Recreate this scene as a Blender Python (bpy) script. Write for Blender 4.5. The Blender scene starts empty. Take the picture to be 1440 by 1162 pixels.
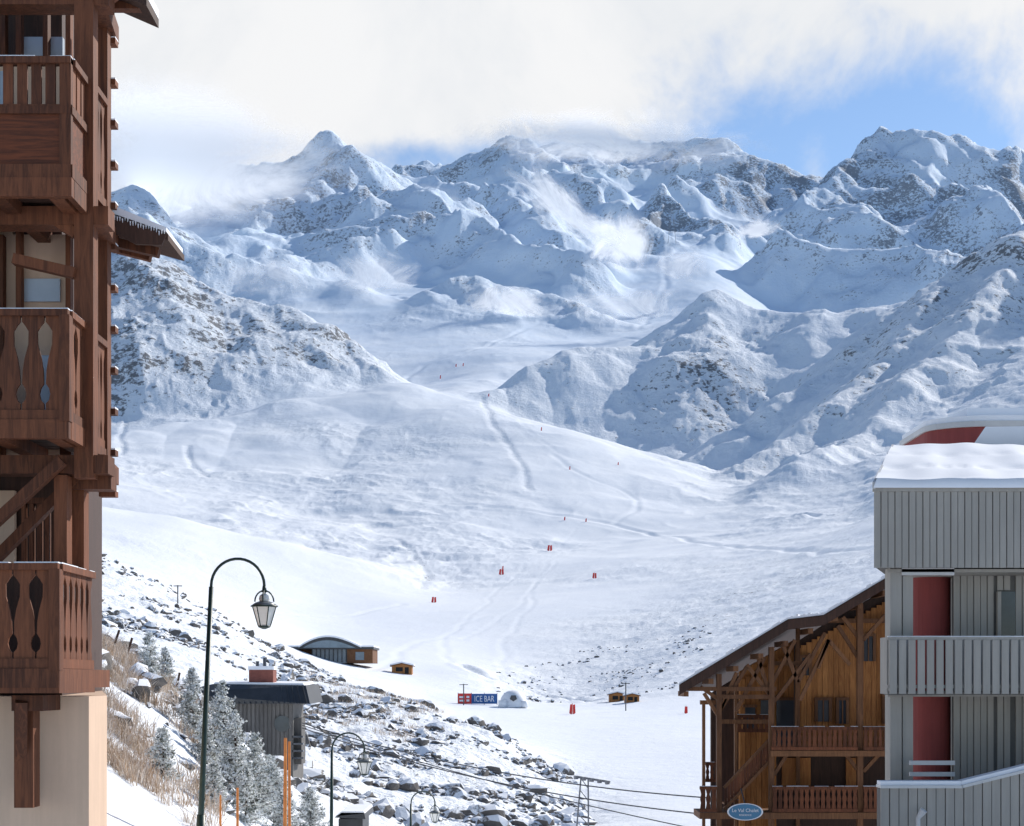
import bpy, math, numpy as np, random, bmesh
from mathutils import Vector
random.seed(4); rng=np.random.RandomState(7)
F=2200.0; CX=720.0; HY=960.0
sc=bpy.context.scene
# ---------------- camera
cam=bpy.data.cameras.new("camera"); co=bpy.data.objects.new("camera",cam); sc.collection.objects.link(co)
co.location=(0,0,0); co.rotation_euler=(math.pi/2,0,0)
cam.sensor_width=36; cam.lens=36*F/1440; cam.shift_y=(HY-581)/1440.0; cam.clip_end=30000; cam.clip_start=.1
sc.camera=co
sc.view_settings.view_transform='Standard'; sc.view_settings.look='None'; sc.view_settings.exposure=0
# ---------------- node helper
class NT:
    def __init__(s,tree): s.t=tree; s.n=tree.nodes; s.l=tree.links
    def add(s,typ,props=None,**ins):
        nd=s.n.new(typ)
        for k,v in (props or {}).items(): setattr(nd,k,v)
        for k,v in ins.items():
            s.set(nd.inputs[k.replace('_',' ')],v)
        return nd
    def set(s,inp,v):
        if hasattr(v,'bl_idname') and hasattr(v,'outputs'): s.l.new(v.outputs[0],inp)
        elif hasattr(v,'is_linked'): s.l.new(v,inp)
        else: inp.default_value=v
    def m(s,op,a,b=0.0,c=None,clamp=False):
        nd=s.n.new('ShaderNodeMath'); nd.operation=op; nd.use_clamp=clamp
        s.set(nd.inputs[0],a); s.set(nd.inputs[1],b)
        if c is not None: s.set(nd.inputs[2],c)
        return nd.outputs[0]
    def mr(s,v,a,b,c=0.0,d=1.0,t='SMOOTHSTEP'):
        nd=s.n.new('ShaderNodeMapRange'); nd.interpolation_type=t
        for i,x in enumerate((v,a,b,c,d)): s.set(nd.inputs[i],x)
        return nd.outputs[0]
    def mix(s,f,a,b):
        nd=s.n.new('ShaderNodeMix'); nd.data_type='RGBA'
        s.set(nd.inputs[0],f); s.set(nd.inputs[6],a); s.set(nd.inputs[7],b); return nd.outputs[2]
    def noise(s,vec,scale,detail=4,rough=.55,dist=0.0):
        nd=s.n.new('ShaderNodeTexNoise'); s.set(nd.inputs['Vector'],vec)
        nd.inputs['Scale'].default_value=scale; nd.inputs['Detail'].default_value=detail
        nd.inputs['Roughness'].default_value=rough; nd.inputs['Distortion'].default_value=dist
        return nd.outputs[0]
def newmat(name):
    m=bpy.data.materials.new(name); m.use_nodes=True; t=NT(m.node_tree)
    b=t.n['Principled BSDF']; return m,t,b
# ---------------- sun / world
SAZ=math.radians(47); SEL=math.radians(33)
sd=Vector((math.sin(SAZ)*math.cos(SEL),math.cos(SAZ)*math.cos(SEL),math.sin(SEL)))
L=bpy.data.lights.new("sun",'SUN'); L.energy=5.0; L.angle=math.radians(.5); L.color=(1,.94,.86)
lo=bpy.data.objects.new("sun",L); sc.collection.objects.link(lo); lo.rotation_euler=sd.to_track_quat('Z','Y').to_euler()
w=bpy.data.worlds.new("World"); sc.world=w; w.use_nodes=True; t=NT(w.node_tree)
try: w.cycles.sampling_method='MANUAL'; w.cycles.sample_map_resolution=256
except Exception: pass
t.n.clear()
sky=t.add('ShaderNodeTexSky'); sky.sky_type='NISHITA'; sky.sun_disc=False; sky.sun_elevation=SEL; sky.sun_rotation=SAZ
sky.altitude=2300; sky.air_density=1.15; sky.dust_density=.3; sky.ozone_density=2.0
bg=t.add('ShaderNodeBackground',Color=sky,Strength=.15)
tc=t.add('ShaderNodeTexCoord'); dirv=tc.outputs['Generated']
sep=t.add('ShaderNodeSeparateXYZ',Vector=dirv)
ys=t.m('MAXIMUM',sep.outputs[1],.12)
u=t.m('DIVIDE',sep.outputs[0],ys); v=t.m('DIVIDE',sep.outputs[2],ys)
n1=t.noise(dirv,6.0,6,.6,.5); n2=t.noise(dirv,19.0,5,.62,.3)
nn=t.m('ADD',t.m('MULTIPLY',n1,1.25),t.m('MULTIPLY',n2,.55)); nn=t.m('SUBTRACT',nn,.40)
def gs(u0,v0,su,sv,a):
    x=t.m('DIVIDE',t.m('SUBTRACT',u,u0),su); y=t.m('DIVIDE',t.m('SUBTRACT',v,v0),sv)
    r=t.m('ADD',t.m('MULTIPLY',x,x),t.m('MULTIPLY',y,y))
    return t.m('MULTIPLY',t.m('POWER',2.718,t.m('MULTIPLY',r,-1.0)),a)
bias=t.m('ADD',gs(.30,.340,.18,.055,-.44),gs(-.02,.335,.12,.014,-.35))
bias=t.m('ADD',bias,gs(-.2,.44,.5,.10,.25))
clr=t.m('MULTIPLY',t.mr(sep.outputs[2],.44,.58),-.8)
clr2=t.m('MULTIPLY',t.mr(sep.outputs[1],.75,.5),-.8)
c=t.m('ADD',t.m('ADD',nn,bias),t.m('ADD',clr,clr2))
cf=t.mr(c,.14,.56)
ccol=t.mix(t.mr(n1,.3,.62),(.82,.85,.89,1),(.95,.955,.965,1))
bg2=t.add('ShaderNodeBackground',Color=ccol,Strength=.97)
ms=t.n.new('ShaderNodeMixShader'); t.set(ms.inputs[0],cf); t.l.new(bg.outputs[0],ms.inputs[1]); t.l.new(bg2.outputs[0],ms.inputs[2])
wo=t.add('ShaderNodeOutputWorld'); t.l.new(ms.outputs[0],wo.inputs[0])
# ---------------- numpy noise
_perm=rng.permutation(512).astype(np.int64)
_g=np.stack([np.cos(np.linspace(0,2*np.pi,64,endpoint=False)),np.sin(np.linspace(0,2*np.pi,64,endpoint=False))],1)
def perlin(x,y,s=0):
    xi=np.floor(x).astype(np.int64); yi=np.floor(y).astype(np.int64); fx=x-xi; fy=y-yi
    def g(a,b,dx,dy):
        h=_perm[(_perm[(a+s*37)&511]+b)&511]&63
        return _g[h,0]*dx+_g[h,1]*dy
    ux=fx*fx*fx*(fx*(fx*6-15)+10); uy=fy*fy*fy*(fy*(fy*6-15)+10)
    a=g(xi,yi,fx,fy); b=g(xi+1,yi,fx-1,fy); c_=g(xi,yi+1,fx,fy-1); d_=g(xi+1,yi+1,fx-1,fy-1)
    return (a+(b-a)*ux)*(1-uy)+(c_+(d_-c_)*ux)*uy
def fbm(x,y,lam,o=4,s=0,g=.5):
    r=0; a=1
    for i in range(o):
        r=r+a*perlin(x/lam+11.3*i,y/lam-7.7*i,s+i); lam*=.5; a*=g
    return r*1.5
def ridged(x,y,lam,o=5,s=0,g=.5):
    r=0; a=1; wgt=1
    for i in range(o):
        n=1-np.abs(perlin(x/lam+3.3*i,y/lam+9.1*i,s+i))*2; n=n*n
        r=r+a*n*wgt; wgt=np.clip(n*1.3,0,1); lam*=.5; a*=g
    return r-.75
def ss(a,b,x):
    q=np.clip((x-a)/(b-a),0,1); return q*q*(3-2*q)
# ---------------- terrain control points  d:[(px,py,rock)]
CP={
32:[(-300,930,.3),(130,1075,.3),(250,1165,.3),(400,1230,.2),(720,1320,.1),(1100,1320,.1),(1440,1300,0),(1900,1300,0)],
45:[(-300,850,.3),(130,945,.4),(230,1015,.4),(330,1110,.4),(420,1190,.3),(600,1310,.2),(900,1300,.1),(1440,1300,0),(1900,1300,0)],
60:[(-300,820,.4),(130,895,.5),(250,972,.5),(340,1045,.5),(420,1120,.4),(520,1210,.4),(700,1290,.2),(1000,1240,.1),(1440,1220,0),(1900,1200,0)],
80:[(-300,800,.4),(130,890,.5),(250,965,.5),(350,1070,.5),(430,1110,.6),(520,1150,.6),(620,1190,.6),(760,1200,.4),(1000,1180,.1),(1300,1170,0),(1900,1150,0)],
110:[(-300,790,.4),(130,895,.5),(300,960,.6),(430,1035,.75),(530,1065,.75),(620,1085,.75),(720,1110,.7),(800,1150,.5),(880,1140,.1),(1200,1120,0),(1900,1100,0)],
140:[(130,870,.6),(300,925,.6),(420,980,.7),(520,990,.7),(620,1012,.7),(700,1035,.65),(770,1075,.5),(850,1085,.1),(1200,1070,0),(1900,1050,0)],
165:[(130,845,.6),(300,905,.6),(420,950,.6),(520,972,.6),(620,1003,.4),(700,1035,.3),(800,1055,.05),(1000,1045,0),(1900,1000,0)],
200:[(-300,740,.3),(130,815,.7),(300,876,.7),(420,935,.6),(520,972,.4),(620,1012,.2),(720,1022,0),(900,1022,0),(1200,1010,0),(1900,960,0)],
260:[(130,780,.6),(250,832,.6),(420,932,.4),(540,965,.2),(600,985,.1),(720,994,0),(900,993,.0),(1200,980,.1),(1440,960,.1),(1900,900,.1)],
340:[(130,790,.3),(250,838,.3),(450,922,.1),(600,945,0),(660,948,.2),(740,972,.6),(820,978,.6),(900,955,.55),(1050,915,.5),(1200,880,.4),(1440,820,.3),(1900,750,.3)],
450:[(-300,700,.2),(130,800,.1),(300,850,.1),(450,895,.05),(600,905,0),(700,912,0),(800,905,.15),(900,890,.5),(1100,840,.5),(1300,780,.5),(1900,650,.4)],
600:[(130,760,.2),(300,805,.2),(450,845,.1),(600,855,0),(750,850,.05),(900,840,.2),(1100,800,.45),(1300,740,.5),(1900,600,.4)],
750:[(-300,620,.1),(130,712,0),(250,728,0),(400,765,.05),(520,797,.2),(600,822,.4),(750,815,.05),(900,795,.15),(1100,765,.2),(1300,700,.4),(1900,520,.4)],
900:[(130,730,.1),(300,752,.2),(450,776,.3),(580,790,.5),(750,780,.25),(900,768,.1),(1050,755,.3),(1200,725,.4),(1900,500,.4)],
1100:[(-300,600,.2),(130,675,.15),(300,700,.3),(500,734,.5),(700,736,.25),(850,738,.1),(930,734,.1),(1050,715,.4),(1200,680,.5),(1440,610,.5),(1900,480,.5)],
1300:[(0,600,.2),(180,632,.1),(400,655,.25),(520,660,.3),(600,665,.3),(720,680,.3),(800,706,.15),(900,712,0),(980,695,.35),(1150,640,.45),(1300,590,.55),(1440,540,.6),(1900,400,.6)],
1500:[(0,590,.2),(180,600,0),(400,578,0),(560,562,0),(700,596,.15),(800,645,.1),(920,676,.1),(980,665,.35),(1050,640,.35),(1200,590,.4),(1440,500,.6),(1900,400,.6)],
1700:[(0,595,.3),(150,600,.1),(380,582,.05),(560,552,0),(650,545,0),(740,565,.15),(850,600,.25),(950,610,.35),(1100,580,.3),(1250,550,.3)],
1900:[(0,540,.4),(150,545,.2),(380,540,.1),(600,530,0),(680,520,0),(800,525,.1),(950,520,.3),(1100,510,.3),(1440,500,.3)],
2150:[(150,500,.4),(300,490,.4),(500,485,.05),(620,480,0),(700,478,0),(800,480,.05),(900,475,0),(1000,460,.1),(1130,465,.1),(1250,475,.1),(1900,400,.4)],
2450:[(-300,400,.4),(150,430,.4),(300,420,.3),(500,432,0),(620,425,0),(720,430,.1),(850,450,0),(950,440,0),(1100,455,.1),(1250,460,.2),(1400,460,.2)],
2800:[(150,360,.3),(300,370,.2),(500,388,.1),(650,395,.1),(750,390,.05),(900,385,0),(1000,372,0),(1100,430,.1),(1250,440,.2),(1400,440,.2)],
3200:[(-300,300,.4),(150,320,.3),(300,325,.3),(500,340,.3),(650,345,.3),(800,350,.1),(950,342,0),(1100,385,.1),(1250,390,.2),(1400,390,.2),(1900,300,.4)],
3700:[(150,270,.4),(300,290,.4),(450,290,.3),(600,295,.3),(750,300,.3),(900,300,.2),(1050,320,.2),(1250,320,.2),(1400,330,.2)],
4200:[(-300,230,.4),(150,240,.4),(300,245,.4),(500,265,.4),(650,260,.4),(720,245,.4),(870,235,.4),(1000,245,.4),(1085,265,.4),(1150,265,.4),(1300,260,.4),(1440,270,.4),(1900,250,.4)],
5200:[(-300,330,.4),(150,330,.4),(500,330,.4),(900,330,.4),(1300,330,.4),(1900,330,.4)],
9000:[(-300,640,.4),(600,640,.4),(1400,640,.4),(1900,640,.4)]}
P=[];V=[];R=[]
for d,l in CP.items():
    for px,py,r in l: P.append(((px-CX)/F*3.2,math.log(d))); V.append((HY-py)/F); R.append(r)
P=np.array(P);V=np.array(V);R=np.array(R)
def kern(r2): return np.sqrt(r2+.0025)
D2=((P[:,None]-P[None])**2).sum(-1)
W=np.linalg.solve(kern(D2)+1e-6*np.eye(len(P)),np.stack([V-V.mean(),R-R.mean()],1))
def base(ax,ld):
    out=np.empty((len(ax),2)); 
    for i in range(0,len(ax),40000):
        q=np.stack([ax[i:i+40000]*3.2,ld[i:i+40000]],1)
        out[i:i+40000]=kern((q[:,0,None]-P[None,:,0])**2+(q[:,1,None]-P[None,:,1])**2)@W
    return out[:,0]+V.mean(),out[:,1]+R.mean()
RID=[ # (points, slope, rock, halfwidth)
([(-150,260,2000),(60,325,1950),(150,345,1900),(230,368,1850),(300,405,1820),(420,440,1780),(485,480,1740),(510,505,1700)],.68,1.0,8),
([(230,368,1850),(240,430,1720),(215,480,1640)],.7,1.0,6),
([(300,405,1820),(370,455,1720),(400,500,1660)],.7,1.0,6),
([(702,548,1640),(745,520,1680),(800,497,1720),(900,480,1780),(1000,408,1900),(1060,428,1880),(1130,432,1850),(1280,432,1850)],.74,.48,10),
([(1000,408,1900),(985,450,1800),(962,490,1730)],.74,.9,8),
([(1900,120,1850),(1700,200,1800),(1440,325,1740),(1350,385,1720),(1280,430,1700),(1190,510,1600),(1050,590,1510),(938,668,1430)],.74,.72,7),
([(1440,325,1740),(1380,420,1560),(1300,510,1420),(1220,590,1290),(1120,660,1160)],.70,.8,8),
([(1350,385,1720),(1270,480,1550),(1170,570,1410),(1040,655,1290)],.72,.75,7),
([(150,612,1330),(200,600,1380),(300,590,1430),(420,572,1500),(560,554,1560),(660,568,1500)],.36,.05,20),
([(560,554,1560),(610,600,1420),(640,655,1290)],.40,.25,18),
([(420,572,1500),(430,620,1370),(400,660,1260)],.36,.2,22),
([(250,600,1410),(240,640,1290)],.36,.2,20),
([(700,590,1480),(745,640,1380),(780,695,1230)],.45,.3,12),
([(540,700,1130),(600,718,1080),(640,740,1010)],.3,.3,12),([(760,690,1280),(800,700,1230),(830,715,1180)],.42,.1,10),
([(200,700,1080),(330,715,1060),(430,735,1010)],.26,.2,14),
([(1090,325,2900),(1150,345,2850),(1250,352,2800),(1360,372,2700),(1500,360,2600)],.84,.75,7),
([(960,262,4000),(1080,255,4000),(1180,238,4000),(1205,210,4000),(1228,203,4000),(1262,214,4000),(1300,198,4000),(1350,212,4000),(1440,245,3900),(1700,260,3800)],.82,.9,3),
([(1228,203,4000),(1180,270,3600),(1175,300,3350)],.8,.8,7),
([(1300,198,4000),(1340,260,3600),(1420,320,3250)],.8,.7,7),
([(600,235,4300),(720,203,4200),(800,193,4200),(870,188,4200),(1000,200,4200),(1085,245,4150)],.7,.7,10),
([(150,270,3800),(300,245,3700),(380,222,3600),(450,205,3600),(510,222,3400),(560,262,3200),(625,298,3000),(700,330,2850),(800,372,2700)],.72,.65,6),
([(625,298,3000),(640,340,2800)],.8,1.0,6),
([(450,205,3600),(620,240,3700),(690,250,3600),(740,300,3300),(800,330,3050)],.72,.55,6),
([(720,203,4200),(800,260,3700),(850,300,3400)],.74,.5,8),
([(925,255,3500),(985,285,3300),(1010,320,3150)],.74,.9,6),
([(925,255,3500),(880,300,3250)],.74,.85,6),
([(100,250,3300),(200,292,2900),(270,340,2700),(400,375,2600),(520,400,2500)],.66,.6,8),
([(640,412,2430),(700,390,2480),(770,398,2480),(830,440,2400)],.66,.8,7),
([(550,335,2900),(480,350,2750),(420,360,2700)],.66,.6,7),
]
# ---------------- polar grid
a1=np.linspace(-21,21,940); a0=np.linspace(-60,-21.3,130); a2=np.linspace(21.3,60,130)
aback=np.linspace(64,296,60)
az=np.radians(np.concatenate([a0,a1,a2,aback])); NA=len(az); NF=1200
ds=np.concatenate([[2.0,6,12,18,24],np.exp(np.linspace(math.log(28),math.log(900),560)),np.exp(np.linspace(math.log(904),math.log(5400),640)),np.exp(np.linspace(math.log(5500),math.log(14000),30))]); ND=len(ds)
AZ,DD=np.meshgrid(az,ds,indexing='ij')
front=np.abs(np.where(AZ>np.pi,AZ-2*np.pi,AZ))
azc=np.clip(np.where(AZ>np.pi,AZ-2*np.pi,AZ),-math.radians(50),math.radians(50))
XX=np.sin(AZ)*DD; YY=np.cos(AZ)*DD
dep=np.maximum(DD*np.cos(azc),1.0)
ax=np.tan(azc)
def height(ax,dep,X,Y):
    f=lambda a:a.ravel()
    tz,rk=base(f(np.clip(ax,-.62,.62)),np.log(np.clip(f(dep),30,9000)))
    tz=tz.reshape(X.shape); rk=rk.reshape(X.shape)
    z=tz*np.maximum(dep,30)
    wa=85*ss(1900,3000,dep)+16*ss(900,1500,dep)
    wx=X+fbm(X,Y,380,4,3)*wa; wy=Y+fbm(X,Y,380,4,9)*wa
    for pts,sl,rr,hw in RID:
        wp=np.array([((p[0]-CX)/F*p[2],p[2],(HY-p[1])/F*p[2]) for p in pts])
        x0,x1=wp[:,0].min()-900,wp[:,0].max()+900; y0,y1=wp[:,1].min()-900,wp[:,1].max()+900
        mk=(X>x0)&(X<x1)&(Y>y0)&(Y<y1)
        qx=wx[mk]; qy=wy[mk]; best=np.full(qx.shape,-1e9)
        for a,b in zip(wp[:-1],wp[1:]):
            e=b-a; l2=e[0]**2+e[1]**2
            s=np.clip(((qx-a[0])*e[0]+(qy-a[1])*e[1])/l2,0,1)
            dist=np.hypot(qx-a[0]-s*e[0],qy-a[1]-s*e[1])
            h=a[2]+s*e[2]-sl*(np.sqrt(dist**2+hw**2)-hw)
            best=np.maximum(best,h)
        zb=z[mk]; k=.008*dep[mk]
        m=np.clip(.5+.5*(best-zb)/k,0,1)
        z[mk]=zb*(1-m)+best*m+k*m*(1-m)
        fr=ss(-10,50,best-zb)
        rk[mk]=rk[mk]*(1-fr)+rr*fr
    rk=rk+.24*np.clip(fbm(X,Y,140,3,77),-.5,1)*ss(280,500,dep)
    rk=rk+.35*np.clip(fbm(X,Y,420,3,78),-.8,.8)*ss(2000,2600,dep)
    rgh=np.clip(rk*1.4,.05,1.1)
    z=z+(ridged(X+fbm(X,Y,300,3,5)*80,Y,660,7,21,.49))*38*ss(2200,3100,dep)*np.clip(rgh,.3,1)
    z=z+ridged(X+fbm(X,Y,150,3,6)*40,Y+fbm(X,Y,150,3,16)*40,240,6,31,.48)*13*ss(1250,2000,dep)*np.clip(rgh,.12,1.1)
    z=z+fbm(X,Y,300,3,41,.40)*17*ss(700,1500,dep)*np.clip(rgh,.5,.8)
    z=z+fbm(X+fbm(X,Y,90,2,13)*30,Y,130,3,46,.45)*8*ss(500,1000,dep)*(1-ss(1700,2200,dep))*np.clip(rgh,.4,.8)
    z=z+ridged(X+fbm(X,Y,60,3,14)*25,Y+fbm(X,Y,60,3,15)*25,85,5,44,.5)*3.4*ss(420,1100,dep)*np.clip(rgh,.15,1)
    z=z+fbm(X,Y,34,4,51,.5)*1.9*ss(260,900,dep)*np.clip(rgh,.12,1)
    z=z+fbm(X,Y,12,4,61)*.7*ss(90,300,dep)*np.clip(rgh,.12,1)
    z=z+fbm(X,Y,4,4,71)*.28*ss(40,120,dep)*rgh+fbm(X,Y,1.2,4,81)*.12*rgh*(1-ss(150,400,dep))
    nb=ss(8,30,dep); z=z*nb-5.0*(1-nb)
    return z,np.clip(rk,0,1)
ZZ,RK=height(ax,dep,XX,YY)
bk=ss(math.radians(48),math.radians(75),front)
ZZ=ZZ*(1-bk)-6*bk
def zat(x,y):
    a=math.atan2(x,y); r=math.hypot(x,y)
    i=int(np.clip(np.searchsorted(az[:NF],a)-1,0,NF-2)); j=int(np.clip(np.searchsorted(ds,r)-1,0,ND-2))
    fa_=min(max((a-az[i])/(az[i+1]-az[i]),0),1); fb=min(max((r-ds[j])/(ds[j+1]-ds[j]),0),1)
    return float((ZZ[i,j]*(1-fb)+ZZ[i,j+1]*fb)*(1-fa_)+(ZZ[i+1,j]*(1-fb)+ZZ[i+1,j+1]*fb)*fa_)
def rkat(x,y):
    a=math.atan2(x,y); r=math.hypot(x,y)
    return float(RK[int(np.clip(np.searchsorted(az[:NF],a)-1,0,NF-2)),int(np.clip(np.searchsorted(ds,r)-1,0,ND-2))])
def hit(px,py,dmin=30,dmax=4000):
    d=dmin
    while d<dmax:
        x=(px-CX)/F*d
        if zat(x,d)>=(HY-py)/F*d: return x,d,zat(x,d)
        d*=1.004
    return (px-CX)/F*dmax,dmax,zat((px-CX)/F*dmax,dmax)
# service tracks, ski tracks and creeks cut into the snow: (points, halfwidth, depth, rock added)
TR=[([(155,655),(300,672),(450,690),(600,706),(760,722),(860,738),(980,762),(1100,776),(1225,770)],2.6,-.7,-.2),
([(860,738),(900,712),(880,690),(845,680),(800,660),(775,640)],2.4,-.35,-.1),
([(700,545),(730,600),(780,640),(850,660),(920,672)],2.2,-.2,-.1),
([(680,560),(695,600),(725,645),(745,690)],2.4,-.28,.4),
([(560,760),(590,790),(600,830)],2,-.3,.5),
([(168,560),(178,600),(165,640)],2.6,-.4,.4),([(262,628),(275,655),(285,672)],2.4,-.3,.45),
([(640,935),(690,955),(760,975),(850,985)],1.5,-.7,.35),
([(390,560),(470,530),(560,520),(650,500),(700,480),(760,455)],3.5,-.9,-.2),
([(700,500),(800,490),(900,470),(960,455)],3.5,-.9,-.2),([(560,420),(640,440),(740,450),(830,462),(900,462)],4.5,-1.3,-.2),
([(900,460),(940,400),(930,370),(960,345)],5,-1.0,-.2),([(780,760),(700,830),(640,880),(620,930)],1.1,-.08,0),([(800,745),(760,810),(730,870),(700,930),(690,980)],1.1,-.08,0),
([(880,735),(800,770),(740,840),(660,900)],1.1,-.08,0),([(130,830),(300,850),(450,868),(560,850)],1.5,-.2,.1),
([(640,880),(700,860),(800,850),(960,860)],1.3,-.1,0),([(500,940),(600,900),(760,880),(880,890)],1.2,-.1,0)]
allx=XX[:NF]; ally=YY[:NF]
for pts,hw,dp,rr in TR:
    wp=[]
    for (a,b_),(c_,d_) in zip(pts[:-1],pts[1:]):
        for k in range(5):
            f=k/5; wp.append(hit(a+(c_-a)*f,b_+(d_-b_)*f)[:2])
    wp.append(hit(*pts[-1])[:2]); wp=np.array(wp)
    for _ in range(4): wp[1:-1]=(wp[:-2]+2*wp[1:-1]+wp[2:])/4
    mk=(allx>wp[:,0].min()-40)&(allx<wp[:,0].max()+40)&(ally>wp[:,1].min()-40)&(ally<wp[:,1].max()+40)
    qx=allx[mk];qy=ally[mk]; qx=qx+fbm(qx,qy,110,3,8)*5; best=np.full(qx.shape,1e9)
    for a,b_ in zip(wp[:-1],wp[1:]):
        e=b_-a; l2=max(e@e,1e-6)
        if math.sqrt(l2)>160: continue
        s=np.clip(((qx-a[0])*e[0]+(qy-a[1])*e[1])/l2,0,1); best=np.minimum(best,np.hypot(qx-a[0]-s*e[0],qy-a[1]-s*e[1]))
    g_=np.exp(-(best/hw)**2)*dp + np.exp(-((best-hw*1.9)/hw)**2)*(-dp)*.35
    v_=ZZ[:NF]; v_[mk]+=g_; r_=RK[:NF]; r_[mk]=np.clip(r_[mk]+rr*np.exp(-(best/(hw*1.6))**2),0,1)
co_=np.stack([XX,YY,ZZ],-1).reshape(-1,3)
idx=np.arange(NA*ND).reshape(NA,ND)
i0=idx; i1=np.roll(idx,-1,axis=0)
fa=np.stack([i0[:,:-1],i0[:,1:],i1[:,1:],i1[:,:-1]],-1).reshape(-1,4)
def rawmesh(name,v,f,smooth=True):
    me=bpy.data.meshes.new(name); v=np.asarray(v,dtype=np.float32); f=np.asarray(f,dtype=np.int32); n=f.shape[1]
    me.vertices.add(len(v)); me.vertices.foreach_set('co',v.ravel())
    me.loops.add(f.size); me.loops.foreach_set('vertex_index',f.ravel())
    me.polygons.add(len(f)); me.polygons.foreach_set('loop_start',np.arange(0,f.size,n,dtype=np.int32))
    me.polygons.foreach_set('loop_total',np.full(len(f),n,dtype=np.int32))
    me.polygons.foreach_set('use_smooth',np.full(len(f),smooth))
    me.update(calc_edges=True); return me
def link(name,me,mat=None,parent=None):
    o=bpy.data.objects.new(name,me); sc.collection.objects.link(o)
    if mat: me.materials.append(mat)
    if parent: o.parent=parent
    return o
me=rawmesh("snow_mountain_terrain",co_,fa)
at=me.attributes.new('rock','FLOAT','POINT'); at.data.foreach_set('value',RK.ravel().astype(np.float32))
m,t,b=newmat("snow_and_rock")
g=t.add('ShaderNodeNewGeometry'); pos=g.outputs['Position']; nz=t.add('ShaderNodeSeparateXYZ',Vector=g.outputs['Normal']).outputs[2]
ra=t.add('ShaderNodeAttribute',{'attribute_name':'rock'}).outputs['Fac']
yy=t.add('ShaderNodeSeparateXYZ',Vector=pos).outputs[1]
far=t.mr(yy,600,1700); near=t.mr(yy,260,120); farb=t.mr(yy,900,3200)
nbig=t.noise(pos,.016,5,.62); nf=t.noise(pos,.15,6,.72,.3); nm=t.noise(pos,.5,5,.7,.2); nnr=t.noise(pos,2.6,4,.65)
ns=t.m('ADD',t.m('MULTIPLY',nf,far),t.m('MULTIPLY',nm,t.m('SUBTRACT',1.0,far)))
ns=t.m('ADD',t.m('MULTIPLY',ns,t.m('SUBTRACT',1.0,near)),t.m('MULTIPLY',nnr,near))
steep=t.mr(nz,.88,.62,0,.13,'LINEAR')
th=t.m('SUBTRACT',.732,t.m('MULTIPLY',ra,.180))
th=t.m('SUBTRACT',th,t.m('MULTIPLY',steep,t.m('ADD',ra,.1)))
th=t.m('SUBTRACT',th,t.m('MULTIPLY',t.m('SUBTRACT',nbig,.51),t.m('ADD',.38,t.m('MULTIPLY',farb,.25))))
rf=t.mr(ns,th,t.m('ADD',th,.09),0,t.m('SUBTRACT',.88,t.m('MULTIPLY',farb,.12)))
rcol=t.mix(t.noise(pos,.9,3),(.045,.045,.05,1),(.13,.115,.10,1))
scol_haze=t.mix(t.mr(nbig,.35,.7),t.mix(farb,(.79,.825,.87,1),(.65,.77,.91,1)),t.mix(farb,(.85,.875,.90,1),(.74,.83,.93,1)))  # snow albedo turns bluer with distance: aerial haze painted into the colour
col=t.mix(rf,scol_haze,t.mix(t.m('MULTIPLY',farb,.5),rcol,(.17,.21,.28,1)))  # far rock paled towards blue, the same painted haze
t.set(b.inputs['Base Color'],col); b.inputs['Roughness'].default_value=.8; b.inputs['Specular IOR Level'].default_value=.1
bh=t.m('ADD',t.m('MULTIPLY',nf,t.m('MULTIPLY',far,t.m('ADD',t.m('MULTIPLY',ra,5.5),.5))),t.m('MULTIPLY',nm,t.m('MULTIPLY',t.m('SUBTRACT',1.0,far),t.m('ADD',t.m('MULTIPLY',ra,1.2),.22))))
bp=t.add('ShaderNodeBump',Height=bh,Strength=.7,Distance=1.0); t.l.new(bp.outputs[0],b.inputs['Normal'])
link("snow_mountain_terrain",me,m)
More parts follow.
